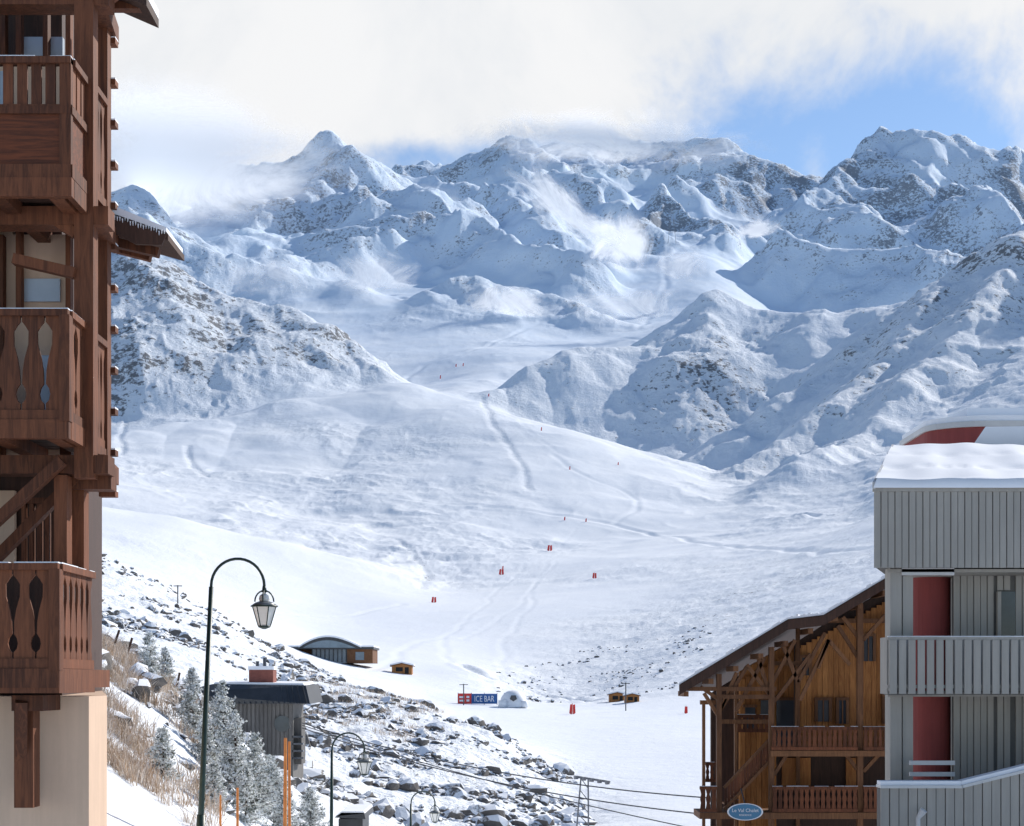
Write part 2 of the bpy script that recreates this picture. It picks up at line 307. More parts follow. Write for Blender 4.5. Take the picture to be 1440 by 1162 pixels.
def mist(name,px,py,d,wpx,hpx,dens,seed,scale=3.0,edge=(.18,.60),alb=.9,tilt=0.0,hard=.5,sx=.8,sz=1.2):
    vs=[];fs=[];nx,nz_=24,12
    Wd=wpx/F*d; Hd=hpx/F*d; gap=.05*Wd
    for i in range(nx+1):
        for j in range(nz_+1):
            a=i/nx-.5; c2=j/nz_-.5
            vs.append((a*Wd,gap*.6*math.sin(a*6)+gap*.4*math.sin(c2*7),c2*Hd))
    for i in range(nx):
        for j in range(nz_):
            q=i*(nz_+1)+j; fs.append((q,q+nz_+1,q+nz_+2,q+1))
    o=link(name,rawmesh(name,vs,fs)); o.location=((px-CX)/F*d,d,(HY-py)/F*d); o.rotation_euler=(0,tilt,0)
    m,t,b=newmat(name+"_vapour"); t.n.remove(b)
    ob=t.add('ShaderNodeTexCoord').outputs['Object']
    k=scale/min(Hd,Wd)
    mp=t.add('ShaderNodeMapping',Vector=ob); mp.inputs['Scale'].default_value=(k*sx,k*.8,k*sz); mp.inputs['Location'].default_value=(seed*3.1,seed,0)
    n=t.noise(mp,1.0,8,.68,1.1)
    sp=t.add('ShaderNodeSeparateXYZ',Vector=ob)
    x=t.m('DIVIDE',sp.outputs[0],Wd*.5); z=t.m('DIVIDE',sp.outputs[2],Hd*.5)
    r=t.m('SQRT',t.m('ADD',t.m('MULTIPLY',x,x),t.m('MULTIPLY',z,z)))
    fall=t.mr(r,0.0,.97,1,0)
    a=t.m('MULTIPLY',t.mr(t.m('ADD',n,t.m('MULTIPLY',t.m('SUBTRACT',fall,1.0),hard)),edge[0],edge[1]),t.mr(fall,0,.5))
    a=t.m('MULTIPLY',a,dens,clamp=True)
    df=t.add('ShaderNodeBsdfDiffuse',Color=(alb,alb,alb,1)); tr=t.add('ShaderNodeBsdfTranslucent',Color=(.90,.91,.92,1))
    m1=t.n.new('ShaderNodeMixShader'); m1.inputs[0].default_value=.85; t.l.new(df.outputs[0],m1.inputs[1]); t.l.new(tr.outputs[0],m1.inputs[2])
    tp=t.add('ShaderNodeBsdfTransparent'); m2=t.n.new('ShaderNodeMixShader'); t.set(m2.inputs[0],a)
    t.l.new(tp.outputs[0],m2.inputs[1]); t.l.new(m1.outputs[0],m2.inputs[2])
    t.l.new(m2.outputs[0],t.n['Material Output'].inputs[0])
    o.data.materials.append(m); return o
mist("cloud_bank",170,215,2950,960,320,1.0,1,1.6,(.0,.42))
mist("cloud_bank",850,195,3900,680,150,1.0,5,1.6,(.12,.56))
P1=(.16,.62)
mist("snow_gun_plume",785,290,2800,290,110,1.0,2,1.6,P1,tilt=.7,sx=.5,sz=1.8)
mist("snow_gun_plume",880,345,2720,170,150,1.0,3,2.2,(.10,.55),sx=1.1,sz=1.0)
mist("snow_gun_plume",850,325,2690,130,80,.9,13,2.0,P1,tilt=.5,sx=.6,sz=1.6)
mist("snow_gun_plume",715,425,2320,200,80,.95,4,1.8,(.10,.58))
mist("snow_gun_plume",530,385,2380,240,130,.8,6,2.0,(.15,.62))
mist("snow_gun_plume",1066,322,2700,110,46,1.0,7,1.4,(.08,.5),tilt=-.25)
mist("snow_gun_plume",880,430,2200,310,110,.8,8,2.0,P1)
mist("snow_gun_plume",960,375,2500,140,90,.7,10,2.0,P1)
mist("snow_gun_plume",340,542,1600,90,50,.7,9,1.5,(.15,.6))
mist("snow_gun_plume",380,390,2300,260,100,.6,11,1.8,P1)
mist("snow_gun_plume",620,300,3200,260,140,.5,14,1.8,P1,tilt=.4,sx=.5,sz=1.6)
# ================= materials
def wood(name,c1,c2,rough=.7,ax='z',sc_=1.0):
    m,t,b=newmat(name); g=t.add('ShaderNodeNewGeometry')
    mp=t.add('ShaderNodeMapping',Vector=g.outputs['Position'])
    s={'z':(9,9,.7),'x':(.7,9,9)}[ax]; mp.inputs['Scale'].default_value=tuple(k*sc_ for k in s)
    n=t.noise(mp,2.0,5,.65,1.2); n2=t.noise(g.outputs['Position'],1.3,4); ri=g.outputs['Random Per Island']
    f=t.m('ADD',t.m('MULTIPLY',t.mr(n,.3,.7),.6),t.m('MULTIPLY',t.m('SUBTRACT',n2,.45),.6))
    f=t.m('ADD',f,t.m('MULTIPLY',t.m('SUBTRACT',ri,.4),.55),clamp=True)
    t.set(b.inputs['Base Color'],t.mix(f,(*c1,1),(*c2,1))); b.inputs['Roughness'].default_value=rough; b.inputs['Specular IOR Level'].default_value=.3
    bp=t.add('ShaderNodeBump',Height=n,Strength=.25,Distance=.01); t.l.new(bp.outputs[0],b.inputs['Normal']); return m
def plain(name,c,rough=.7,var=.15,scale=3.0,metal=0.0,bump=.15,streak=0.0):
    m,t,b=newmat(name); g=t.add('ShaderNodeNewGeometry'); n=t.noise(g.outputs['Position'],scale,5,.65)
    if streak:
        mp=t.add('ShaderNodeMapping',Vector=g.outputs['Position']); mp.inputs['Scale'].default_value=(5,5,.35)
        n=t.m('ADD',t.m('MULTIPLY',n,.4),t.m('MULTIPLY',t.noise(mp,1.5,5,.65),.6))
    c1=tuple(k*(1-var) for k in c)+(1,); c2=tuple(min(k*(1+var),.95) for k in c)+(1,)
    t.set(b.inputs['Base Color'],t.mix(t.mr(n,.3,.7),c1,c2)); b.inputs['Roughness'].default_value=rough; b.inputs['Metallic'].default_value=metal
    if bump:
        n2=t.noise(g.outputs['Position'],scale*14,4,.6)
        bp=t.add('ShaderNodeBump',Height=n2,Strength=bump,Distance=.01); t.l.new(bp.outputs[0],b.inputs['Normal'])
    return m
W_red=wood("stained_larch",(.065,.022,.010),(.22,.075,.032))
W_redx=wood("stained_larch_panel",(.05,.017,.009),(.22,.06,.022),ax='x')
W_dark=wood("dark_timber",(.035,.020,.015),(.085,.042,.028))
W_or=wood("honey_timber",(.25,.095,.025),(.56,.25,.08))
W_mid=wood("brown_timber",(.10,.044,.02),(.25,.115,.05))
W_grey=wood("weathered_grey_timber",(.10,.095,.09),(.20,.19,.18))
M_stucco=plain("beige_render",(.60,.43,.31),.9,.08,2.0,streak=1)
M_grey=plain("grey_painted_boards",(.33,.31,.275),.7,.12,.8,streak=1)
M_greyd=plain("grey_board_joint",(.13,.125,.115),.8,.1)
M_dred=plain("dark_red_render",(.25,.05,.045),.8,.14,1.2,streak=1)
M_snow=plain("roof_snow",(.83,.85,.88),.8,.02,1.0,bump=.3)
M_black=plain("black_sheet_metal",(.035,.038,.042),.45,.2,2)
M_glass=plain("window_glass",(.05,.06,.075),.08,.2,1,bump=0)
M_glassl=plain("window_painted_sky_reflection",(.42,.48,.54),.15,.1,1,bump=0)  # pale blue base colour paints the sky's reflection into the panes
M_green=plain("dark_green_paint",(.012,.035,.028),.4,.2,5)
M_frost=plain("lamp_frosted_glass",(.78,.77,.72),.25,.06,4,bump=0)
M_orange=plain("orange_pole_paint",(.62,.22,.05),.6,.2,6)
M_redp=plain("red_fabric",(.65,.05,.04),.7,.15,4)
M_blue=plain("blue_banner",(.02,.10,.30),.6,.1,3,bump=0)
M_white=plain("white_canvas",(.82,.83,.85),.6,.03,2)
M_wire=plain("steel_cable",(.06,.06,.065),.5,.1,2,bump=0)
M_opening=plain("dark_opening",(.02,.018,.017),.9,.2,2,bump=0)  # flat near-black colour for the hut windows and doors
# ================= mesh builder
class MB:
    def __init__(s): s.v=[];s.f=[]
    def extr(s,pts,vec):
        n=len(pts); q=len(s.v); vec=Vector(vec)
        s.v+=[tuple(p) for p in pts]+[tuple(Vector(p)+vec) for p in pts]
        s.f.append(tuple(range(q+n-1,q-1,-1))); s.f.append(tuple(range(q+n,q+2*n)))
        for i in range(n): j=(i+1)%n; s.f.append((q+i,q+j,q+n+j,q+n+i))
    def box(s,x0,x1,y0,y1,z0,z1): s.extr([(x0,y0,z0),(x1,y0,z0),(x1,y0,z1),(x0,y0,z1)],(0,y1-y0,0))
    def bx(s,px0,px1,py0,py1,d0,d1):
        s.box((px0-CX)/F*d0,(px1-CX)/F*d0,d0,d1,(HY-py1)/F*d0,(HY-py0)/F*d0)
    def beam(s,p,q,w,h=None,up=(0,0,1)):
        h=h or w; p=Vector(p);q=Vector(q); a=(q-p).normalized(); u=Vector(up)
        if abs(a.dot(u))>.98: u=Vector((0,1,0))
        r=a.cross(u).normalized()*w/2; u2=r.cross(a).normalized()*h/2
        s.extr([p-r-u2,p+r-u2,p+r+u2,p-r+u2],q-p)
    def tube(s,pts,rad,n=8):
        pts=[Vector(p) for p in pts]; q=len(s.v); 
        rad=rad if isinstance(rad,(list,tuple)) else [rad]*len(pts)
        for i,p in enumerate(pts):
            a=(pts[min(i+1,len(pts)-1)]-pts[max(i-1,0)]).normalized()
            u=Vector((0,1,0)) if abs(a.y)<.9 else Vector((1,0,0))
            r=a.cross(u).normalized(); u2=r.cross(a)
            for k in range(n):
                th=2*math.pi*k/n; s.v.append(tuple(p+(r*math.cos(th)+u2*math.sin(th))*rad[i]))
        for i in range(len(pts)-1):
            for k in range(n):
                k2=(k+1)%n; s.f.append((q+i*n+k,q+i*n+k2,q+(i+1)*n+k2,q+(i+1)*n+k))
        s.f.append(tuple(q+k for k in range(n))); s.f.append(tuple(q+(len(pts)-1)*n+k for k in range(n-1,-1,-1)))
    def obj(s,name,mat,parent=None,smooth=False):
        me=bpy.data.meshes.new(name); me.from_pydata(s.v,[],s.f)
        bm=bmesh.new(); bm.from_mesh(me); bmesh.ops.recalc_face_normals(bm,faces=bm.faces); bm.to_mesh(me); bm.free()
        if smooth: me.polygons.foreach_set('use_smooth',[True]*len(me.polygons))
        return link(name,me,mat,parent)
def empty(name,loc=(0,0,0)):
    o=bpy.data.objects.new(name,None); sc.collection.objects.link(o); o.location=loc; return o
def X(px,d): return (px-CX)/F*d
def Z(py,d): return (HY-py)/F*d
def pt(px,py,d): return Vector((X(px,d),d,Z(py,d)))
VASE=[(0,.47),(.07,.47),(.11,.33),(.17,.28),(.23,.33),(.28,.46),(.42,.44),(.55,.36),(.70,.20),(.84,.19),(.90,.34),(.94,.47),(1,.47)]
def baluster(mb,c,along,w,h,prof=VASE,th=.03):
    c=Vector(c); al=Vector(along).normalized(); nrm=al.cross(Vector((0,0,1)))
    pts=[c+al*(a*w)+Vector((0,0,k*h)) for k,a in prof]+[c-al*(a*w)+Vector((0,0,k*h)) for k,a in reversed(prof)]
    mb.extr([p-nrm*th/2 for p in pts],nrm*th)
def railing(mb,p,q,h,pitch,prof=VASE,rail=.07,bottom=.10,snow=None):
    p=Vector(p);q=Vector(q); L_=(q-p).length; a=(q-p)/L_; n=max(1,int(round(L_/pitch))); w=L_/n
    for i in range(n): baluster(mb,p+a*(w*(i+.5))+Vector((0,0,bottom)),a,w*.985,h-bottom-rail,prof)
    up=Vector((0,0,1)); mb.beam(p+up*(h-rail/2),q+up*(h-rail/2),.11,rail); mb.beam(p+up*bottom/2,q+up*bottom/2,.07,bottom)
    if snow:
        s0=0.0
        while s0<L_-.1:
            l=min(random.uniform(.25,.9),L_-s0); snow.beam(p+a*s0+up*(h+.004),p+a*(s0+l)+up*(h+.004),.085,random.uniform(.008,.022)); s0+=l+random.uniform(0,.2)
SLAT=[(0,.36),(1,.36)]
# ================= left timber chalet
LB=empty("timber_balcony_chalet")
wd=MB(); pn=MB(); dk=MB(); sn=MB(); st=MB(); gl=MB()
xR=-4.66
st.extr([(-14,16.95,-8),(X(125,16.95),16.95,-8),(xR,18.0,-8),(-7.6,29,-8),(-14,29,-8)],(0,0,8-.15))
dk.extr([(-14,18.25,-.15),(-5.25,18.25,-.15),(-7.6,29,-.15),(-14,29,-.15)],(0,0,11))
wd.bx(104,131,-120,672,17.0,17.2); wd.bx(133,151,-120,690,17.85,18.02)
wd.bx(76,94,668,792,17.0,17.2); wd.bx(99,118,655,806,17.35,17.55)
def balcony(pyt,pyb,d,pxr,dback,panel=False,pitch=.25):
    zt=Z(pyt,d); zb=Z(pyb,d); x1=X(pxr,d); h=zt-zb
    if panel:
        hp=h*.56
        pn.box(-9,x1-.02,d+.02,d+.05,zb+.1,zb+hp); pn.box(x1-.05,x1-.02,d+.06,dback,zb+.1,zb+hp)
        for xx in (x1-.12,x1-1.0,x1-2.0): wd.box(xx,xx+.12,d-.01,d+.07,zb,zt-.01)
        wd.beam((-9,d+.03,zb+.07),(x1,d+.03,zb+.07),.09,.14); wd.beam((x1-.03,d,zb+.07),(x1-.03,dback,zb+.07),.09,.138)
        wd.beam((-9,d+.03,zb+hp),(x1,d+.03,zb+hp),.088,.08); wd.beam((x1-.03,d,zb+hp),(x1-.03,dback,zb+hp),.088,.078)
        railing(wd,(x1-4,d+.03,zb+hp+.04),(x1,d+.03,zb+hp+.04),h-hp-.04,.15,SLAT,bottom=.02,snow=sn)
        railing(wd,(x1-.03,d+.08,zb+hp+.04),(x1-.03,dback,zb+hp+.04),h-hp-.04,.15,SLAT,bottom=.02,snow=sn)
    else:
        railing(wd,(x1-4,d+.03,zb),(x1,d+.03,zb),h,pitch,snow=sn); railing(wd,(x1-.03,d+.08,zb),(x1-.03,dback,zb),h,pitch,snow=sn)
        wd.box(x1-.09,x1+.02,d-.03,d+.1,zb-.02,zt-.06)
    for i in range(6): dk.box(-9,x1-.02,d+.1+i*.28,d+.36+i*.28,zb-.06,zb-.02)
    for k in range(8): wd.box(x1-.25-k*.62,x1-.10-k*.62,d+.08,18.2,zb-.20,zb-.062)
    wd.box(-9,x1+.01,d-.02,d+.07,zb-.2,zb-.002); wd.box(x1-.06,x1+.012,d+.08,18.0,zb-.2,zb-.003)
balcony(80,250,16.4,100,17.0,panel=True)
balcony(435,590,16.4,96,17.0)
balcony(792,940,16.0,82,17.35,pitch=.23)
wd.box(-9,X(84,16.0),15.99,16.1,Z(975,16),Z(941,16)); wd.box(X(84,16.0)-.07,X(84,16.0),16.1,17.35,Z(975,16),Z(941,16))
for pyt,pyb in ((130,285),(475,640)):
    railing(wd,(xR,17.22,Z(pyb,17.6)),(xR,17.84,Z(pyb,17.6)),Z(pyt,17.6)-Z(pyb,17.6),.16)
for py in (-20,290,640):
    wd.bx(-200,152,py,py+26,17.02,17.3); wd.beam((X(150,17.2)-.1,17.2,Z(py+12,17.2)),(xR-.02,18.3,Z(py+12,17.2)),.16,.2)
wd.bx(85,156,655,688,17.25,17.5)
for (a,b_) in (((88,648,16.9),(-40,765,16.9)),((112,668,17.3),(-40,820,17.3)),((106,385,17.0),(20,365,17.0)),((108,330,17.1),(60,300,17.1))):
    wd.beam(pt(*a),pt(*b_),.11,.13,up=(0,1,0))
wd.beam(pt(38,985,16.6),pt(38,1135,16.6),.20,.24); wd.bx(16,60,978,1000,16.3,16.94)
wd.beam(pt(30,1130,16.75),pt(30,985,16.3),.12,.14)
for (a,b_,c_,d_,M_) in ((-40,98,85,245,st),(-40,18,300,640,st),(18,99,330,640,st),(-40,20,690,800,st),(26,88,52,80,gl),(6,80,-60,-6,gl),(34,84,392,424,gl),(-40,8,100,240,gl),(40,72,500,620,gl)):
    k=.04 if M_ is gl else 0
    M_.bx(a,b_,c_,d_,18.12-k,18.2-k)
for px in (0,22,60,92): wd.bx(px,px+7,-100,78,17.95,18.07)
for px in (22,92): wd.bx(px,px+7,300,436,17.95,18.07)
wd.bx(84,100,440,640,17.95,18.07); wd.bx(-10,4,330,640,17.95,18.07)
for px in range(30,76,11): wd.bx(px,px+6,700,790,17.9,17.98)
wd.bx(28,78,700,708,17.88,18.0)
for py in range(60,700,58): 
    wd.box(xR-.1,xR+.09,18.02,18.16,Z(py,18),Z(py-8,18)); sn.box(xR-.1,xR+.09,18.02,18.16,Z(py-8,18),Z(py-10,18))
A=pt(146,296,18.1);B=pt(234,326,18.1)
sn.extr([A,B,B+Vector((0,0,.05)),A+Vector((0,0,.10))],(0.0,.9,0))
dk.extr([A-Vector((0,0,.03)),B-Vector((-.02,0,.03)),B-Vector((-.02,0,.10)),A-Vector((0,0,.14))],(0,.9,0))
dk.extr([A-Vector((0,.03,.05)),B-Vector((0,.03,.05)),B-Vector((.05,.03,.16)),B-Vector((.35,.03,.15)),A-Vector((0,.03,.2))],(0,.05,0))
wd.beam(pt(146,338,18.3),pt(224,356,18.3),.12,.10); wd.beam(pt(146,345,18.8),pt(212,362,18.8),.12,.10)
for k in range(24):
    q=A.lerp(B,(k+.5)/24); baluster(sn,q+Vector((0,-.04,-.04-.04*random.random())),(1,0,0),.012,.05,[(0,.1),(1,.6)],.01)
A=pt(100,-38,17.3);B=pt(206,8,17.3)
dk.extr([A,B,B+Vector((0,0,.10)),A+Vector((0,0,.10))],(0,.6,0)); sn.extr([A+Vector((0,0,.105)),B+Vector((0,0,.105)),B+Vector((0,0,.2)),A+Vector((0,0,.3))],(0,.6,0))
wd.beam(pt(120,20,17.3),pt(165,-12,17.3),.12,.12); wd.bx(150,204,2,12,17.5,17.62)
wd.obj("timber_frame",W_red,LB); pn.obj("balcony_panel",W_redx,LB); dk.obj("dark_timber_wall",W_dark,LB); sn.obj("snow_cover",M_snow,LB)
st.obj("rendered_wall",M_stucco,LB); gl.obj("window",M_glassl,LB)
# ================= right grey apartment building
GB=empty("grey_apartment_building"); bo=MB(); jo=MB(); rd=MB(); sn=MB(); dk=MB(); wh=MB(); sn2=MB()
def boards(p,q,z0,z1,w=.125,gap=.014):
    p=Vector(p);q=Vector(q);L_=(q-p).length;a=(q-p)/L_;n=int(L_/w); nr=a.cross(Vector((0,0,1)))
    for i in range(n):
        s0=p+a*(i*w+gap/2); s1=p+a*((i+1)*w-gap/2)
        zt0=z1(s0.x) if callable(z1) else z1; zt1=z1(s1.x) if callable(z1) else z1; off=nr*(.012*(i%2))
        bo.extr([Vector((s0.x,s0.y,z0))+off,Vector((s1.x,s1.y,z0))+off,Vector((s1.x,s1.y,zt1))+off,Vector((s0.x,s0.y,zt0))+off],-nr*.03)
def fp(pts,z0,z1,mb): mb.extr([(x,y,z0) for x,y in pts],(0,0,z1-z0))
xl=X(1229,28)
zt=Z(690,28); zb=Z(797,28)
fp([(xl+.02,28.04),(15,28.04),(17,34),(xl+2.0,34)],zb,zt,jo); boards((xl,28,0),(15,28,0),zb-.02,zt)
bo.box(xl-.02,15,27.97,28.03,zt-.02,zt+.05)
nx,ny=80,24; q=len(sn.v)
for i in range(nx+1):
    for j in range(ny+1):
        sx=i/nx; sy=j/ny; x=(xl-.03)*(1-sx)+15*sx+sy*1.55*(1-sx); y=27.90+sy*5.0; z=zt+.13+sy*1.45
        dip=math.exp(-((sy-.38)/.035)**2)*(.5+.5*math.sin(x*14+2*math.sin(x*3)))*.06+math.exp(-((sy-.72)/.03)**2)*(.5+.5*math.sin(x*11))*.04
        z+=.02*math.sin(x*2.3+sy*5)+.012*math.sin(x*7-sy*9)-dip
        if j==0: z=zt+.04; y+=.02
        if j==1: z=zt+.20+.015*math.sin(x*5); y=27.92
        sn.v.append((x,y,z))
for i in range(nx):
    for j in range(ny): a=q+i*(ny+1)+j; sn.f.append((a,a+ny+1,a+ny+2,a+1))
wh.extr([(xl-.04,27.95,zt+.02),(xl+1.52,32.95,zt+1.40),(xl+1.52,32.95,zt+1.58),(xl-.04,27.95,zt+.14)],(.05,0,0))
cx_,cy_=X(1392,36),36.4
drum=[(cx_+1.4*math.cos(a),cy_+.9*math.sin(a)) for a in np.linspace(math.pi,1.5*math.pi,10)]+[(cx_+3.5,cy_-.9),(cx_+3.5,cy_+2),(cx_-1.4,cy_+2)]
fp(drum,Z(660,35),Z(600,35.5),rd)
rim=[(cx_+(x-cx_)*1.04,cy_+(y-cy_)*1.06) for x,y in drum]
fp(rim,Z(600,35.5)+.002,Z(592,35.5),wh); fp([(cx_+(x-cx_)*1.01,cy_+(y-cy_)*1.01) for x,y in drum],Z(592,35.5)+.002,Z(584,35.5),sn2)
fp([(cx_-.5,cy_-.3),(cx_+3.5,cy_-.3),(cx_+3.5,cy_+1.8),(cx_-.7,cy_+1.8)],Z(583.9,35.5)+.003,Z(575,36.2),sn2)
sn2.extr([pt(1364,632,33.4),pt(1386,600,33.4),pt(1600,598,33.4),pt(1600,640,33.4)],(0.3,1.2,0)); 
bo.bx(1252,1268,797,1300,28.3,28.7); bo.bx(1269.5,1284,800,1300,28.35,28.7); wh.bx(1268,1342,799,809,28.25,28.34)
rd.tube([(X(1314,29.6),29.9,-6),(X(1314,29.6),29.9,zb+.2)],.38,28)
fp([(X(1341,29.2),29.24),(15,29.24),(16.5,34),(xl+3,34)],-7,zb,jo)
boards((X(1341,29.2),29.2,0),(X(1402,29.2),29.2,0),-6,zb-.02); boards((X(1428,29.2),29.2,0),(15,29.2,0),-6,zb-.02)
boards((X(1402,29.2),29.2,0),(X(1428,29.2),29.2,0),Z(830,29.2),zb-.02); dk.bx(1403,1428,832,895,29.2,29.235); bo.bx(1403,1408,832,900,29.1,29.2)
boards((X(1402,29.2),29.2,0),(X(1428,29.2),29.2,0),-6,Z(896,29.2))
fp([(xl+.3,28.2),(15,28.2),(16,31),(xl+1.4,31)],Z(980,28),Z(974,28),bo)
fp([(xl+.3,28.25),(15,28.25),(16,31),(xl+1.4,31)],zb-.08,zb-.025,bo)
zr0=Z(976,27.7);zr1=Z(896,27.7); xb=X(1249,27.7)
bo.box(xb,15,27.68,27.78,zr1-.05,zr1); bo.box(xb,15,27.705,27.78,zr0+.10,zr0+.16)
sn.box(xb,15,27.69,27.77,zr1+.001,zr1+.02)
for i in range(56):
    x0=xb+.02+i*.165; bo.box(x0,x0+.125,27.66,27.70,zr0,zr1-.052)
bo.box(xb,xb+.03,27.8,28.3,zr0,zr1)
fp([(xb+.04,27.8),(15,27.8),(15,28.2),(xb+.04,28.2)],zr0-.02,zr0+.05,jo)
for py in (1070,1086): wh.bx(1280,1343,py,py+6,27.9,27.98)
bo.bx(1280,1343,1097,1135,27.9,27.95)
def topz(x):
    xa=X(1352,27); s=X(1440,27)-xa; return Z(1108,27)+max(0,(x-xa)/s)*(Z(1086,27)-Z(1108,27))
x0=X(1238,27); boards((x0,27,0),(13,27,0),-5,topz,w=.16)
jo.extr([(x0+.02,27.04,-5),(12.9,27.04,-5),(12.9,27.04,topz(12.9)-.03),(X(1352,27),27.04,Z(1108,27)-.03),(x0+.02,27.04,Z(1108,27)-.03)],(0,.3,0))
for a,b_ in (((x0,Z(1108,27)),(X(1352,27),Z(1108,27))),((X(1352,27),Z(1108,27)),(12.9,topz(12.9)))):
    wh.beam((a[0]-.01,27.1,a[1]+.02),(b_[0],27.1,b_[1]+.02),.34,.05); sn2.beam((a[0],27.12,a[1]+.08),(b_[0],27.12,b_[1]+.08),.26,.07)
wh.tube([(X(1290,26.9),26.85,Z(1175,27)),(X(1290,26.9),26.85,Z(1150,27)),(X(1297,26.9),26.8,Z(1138,27))],[.04,.04,.07],8)
bo.obj("board_cladding",M_grey,GB); jo.obj("wall_core",M_greyd,GB); rd.obj("red_render",M_dred,GB); sn.obj("roof_snow",M_snow,GB,True); sn2.obj("ledge_snow",M_snow,GB); dk.obj("window",M_glass,GB); wh.obj("pale_trim",plain("pale_trim_paint",(.55,.55,.54),.5,.05),GB)
# ================= right timber chalet
CB=empty("wooden_gable_chalet"); fr=MB(); ow=MB(); dk=MB(); sn=MB(); gl=MB(); rl=MB()
D=45.0; ev=Vector((2.6,10,0))
roof=[(955,966),(1108,874),(1158,868),(1252,812),(1420,720)]; up=Vector((0,0,1))
for a,b_ in zip(roof[:-1],roof[1:]):
    a3=pt(*a,D);b3=pt(*b_,D)
    dk.extr([a3-up*.12,b3-up*.12,b3+up*.06,a3+up*.06],ev)
    dk.extr([a3-up*.24+Vector((0,-.04,0)),b3-up*.24+Vector((0,-.04,0)),b3+up*.04+Vector((0,-.04,0)),a3+up*.04+Vector((0,-.04,0))],(0,.05,0))
    n=14
    for k in range(n):
        p=a3.lerp(b3,k/n); q=a3.lerp(b3,(k+1)/n); h1=.05+.06*random.random()
        sn.extr([p+up*.065,q+up*.065,q+up*(.065+h1),p+up*(.065+h1)],ev)
for k in range(9):
    f=k/8; p=pt(965+f*280,966-f*142,D+.02); fr.box(p.x-.07,p.x+.07,D+.02,D+1.6,p.z-.28,p.z-.13)
def wallq(mb,pts,d,depth=.2): mb.extr([pt(a,b_,d) for a,b_ in pts],(0,depth,0))
wallq(dk,[(1118,1320),(1118,905),(1170,872),(1300,800),(1300,1320)],46.52)
wallq(ow,[(1040,1320),(1040,945),(1117,900),(1117,1320)],47.6)
wallq(dk,[(1000,1320),(1000,975),(1040,950),(1040,1320)],48.2)
for i in range(24):
    px=1119+i*7.6; tp=912-(px-1118)*.53
    ow.bx(px,px+7.2,tp,1320,46.44,46.5)
for i in range(10): ow.bx(1041+i*7.6,1048+i*7.6,955-i*4.2,1320,47.53,47.59)
for a,b_,c_,d_ in ((1150,1166,985,1015),(1215,1228,895,930),(1180,1190,985,1018),(1145,1182,1070,1110),(1245,1256,980,1018),(1128,1138,925,950)): gl.bx(a,b_,c_,d_,46.36,46.42); fr.bx(a-4,b_+4,c_-4,c_,46.3,46.42); fr.bx(a-4,a,c_,d_,46.3,46.42); fr.bx(b_,b_+4,c_,d_,46.3,46.42); fr.bx((a+b_)/2-.8,(a+b_)/2+.8,c_,d_,46.33,46.36)
for a,b_,c_,d_ in ((1048,1062,995,1025),(1070,1082,985,1018),(1092,1118,985,1050)): gl.bx(a,b_,c_,d_,47.42,47.5); fr.bx(a-3,b_+3,c_-4,c_,47.38,47.5)
wallq(dk,[(1092,1320),(1092,1060),(1260,1060),(1260,1320)],46.2,.05)
for a,b_ in ((1100,1140),(1190,1206)): ow.bx(a,b_,1066,1105,46.1,46.18)
for px,pt_,w_ in ((1008,948,7),(1082,910,7),(1206,850,8),(1120,880,5),(988,985,4),(1033,960,4),(1256,830,5)):
    fr.bx(px,px+w_,pt_,1300,D+.1 if w_>5 else D+1.0,D+.3 if w_>5 else D+1.15)
for a,b_,py,dd in ((962,1092,966,D+.12),(1008,1090,977,D+.12),(1082,1130,930,D+.4),(1120,1262,870,D+1.2),(985,1012,985,D+.5),(1008,1084,1012,D+.9),(1082,1262,1058,D+.05),(984,1262,1145,D+.05)):
    fr.bx(a,b_,py,py+6,dd,dd+.15)
for a,b_ in (((1012,1000),(1050,938)),((1012,1000),(1036,946)),((1085,980),(1050,935)),((1085,985),(1066,925)),((1086,960),(1118,900)),((1086,990),(1140,920)),((1122,960),(1160,890)),((1122,960),(1100,905)),((1165,900),(1195,935)),((1165,900),(1150,940)),((1210,900),(1185,868)),((1210,930),(1178,880)),((1214,900),(1245,865)),((1214,1085),(1235,1062)),((1208,1085),(1190,1062)),((1088,1090),(1106,1062)),((1012,985),(985,966)),((1012,1010),(990,975)),((1125,985),(1165,900)),((1035,1000),(1075,925))):
    fr.beam(pt(*a,D+.25),pt(*b_,D+.25),.10,.13,up=(0,1,0))
BAL=[(0,.45),(.3,.30),(.5,.44),(.75,.26),(1,.45)]
def rail2(a,b_,pyt,pyb,d):
    p=pt(a,pyb,d); q=Vector((X(b_,d),d,p.z)); railing(rl,p,q,Z(pyt,d)-Z(pyb,d),.15,BAL,rail=.09,bottom=.09,snow=sn)
rail2(1085,1206,1022,1055,D); rail2(1214,1262,1022,1055,D); rail2(1086,1206,1106,1142,D); rail2(1214,1262,1106,1142,D); rail2(984,1008,1106,1142,D); rail2(992,1010,1072,1100,D+1.2); rail2(1036,1082,1005,1030,D+1.4)
fr.bx(1084,1300,1056,1064,D,46.5); fr.bx(984,1300,1143,1152,D,46.5)
for k in range(14):
    f=k/13; p=pt(1022+f*62,1132-f*66,D+.5); ow.box(p.x,p.x+.12,p.y,p.y+1,p.z-.03,p.z+.02)
for o_ in (0,-30): fr.beam(pt(1018,1138+o_,D+.45),pt(1086,1066+o_,D+.45),.08,.2 if o_==0 else .09,up=(0,1,0))
for k in range(15):
    f=(k+.5)/15; p=pt(1018+f*68,1136-f*72,D+.45); rl.box(p.x-.04,p.x+.04,p.y-.02,p.y+.02,p.z,p.z+.58)
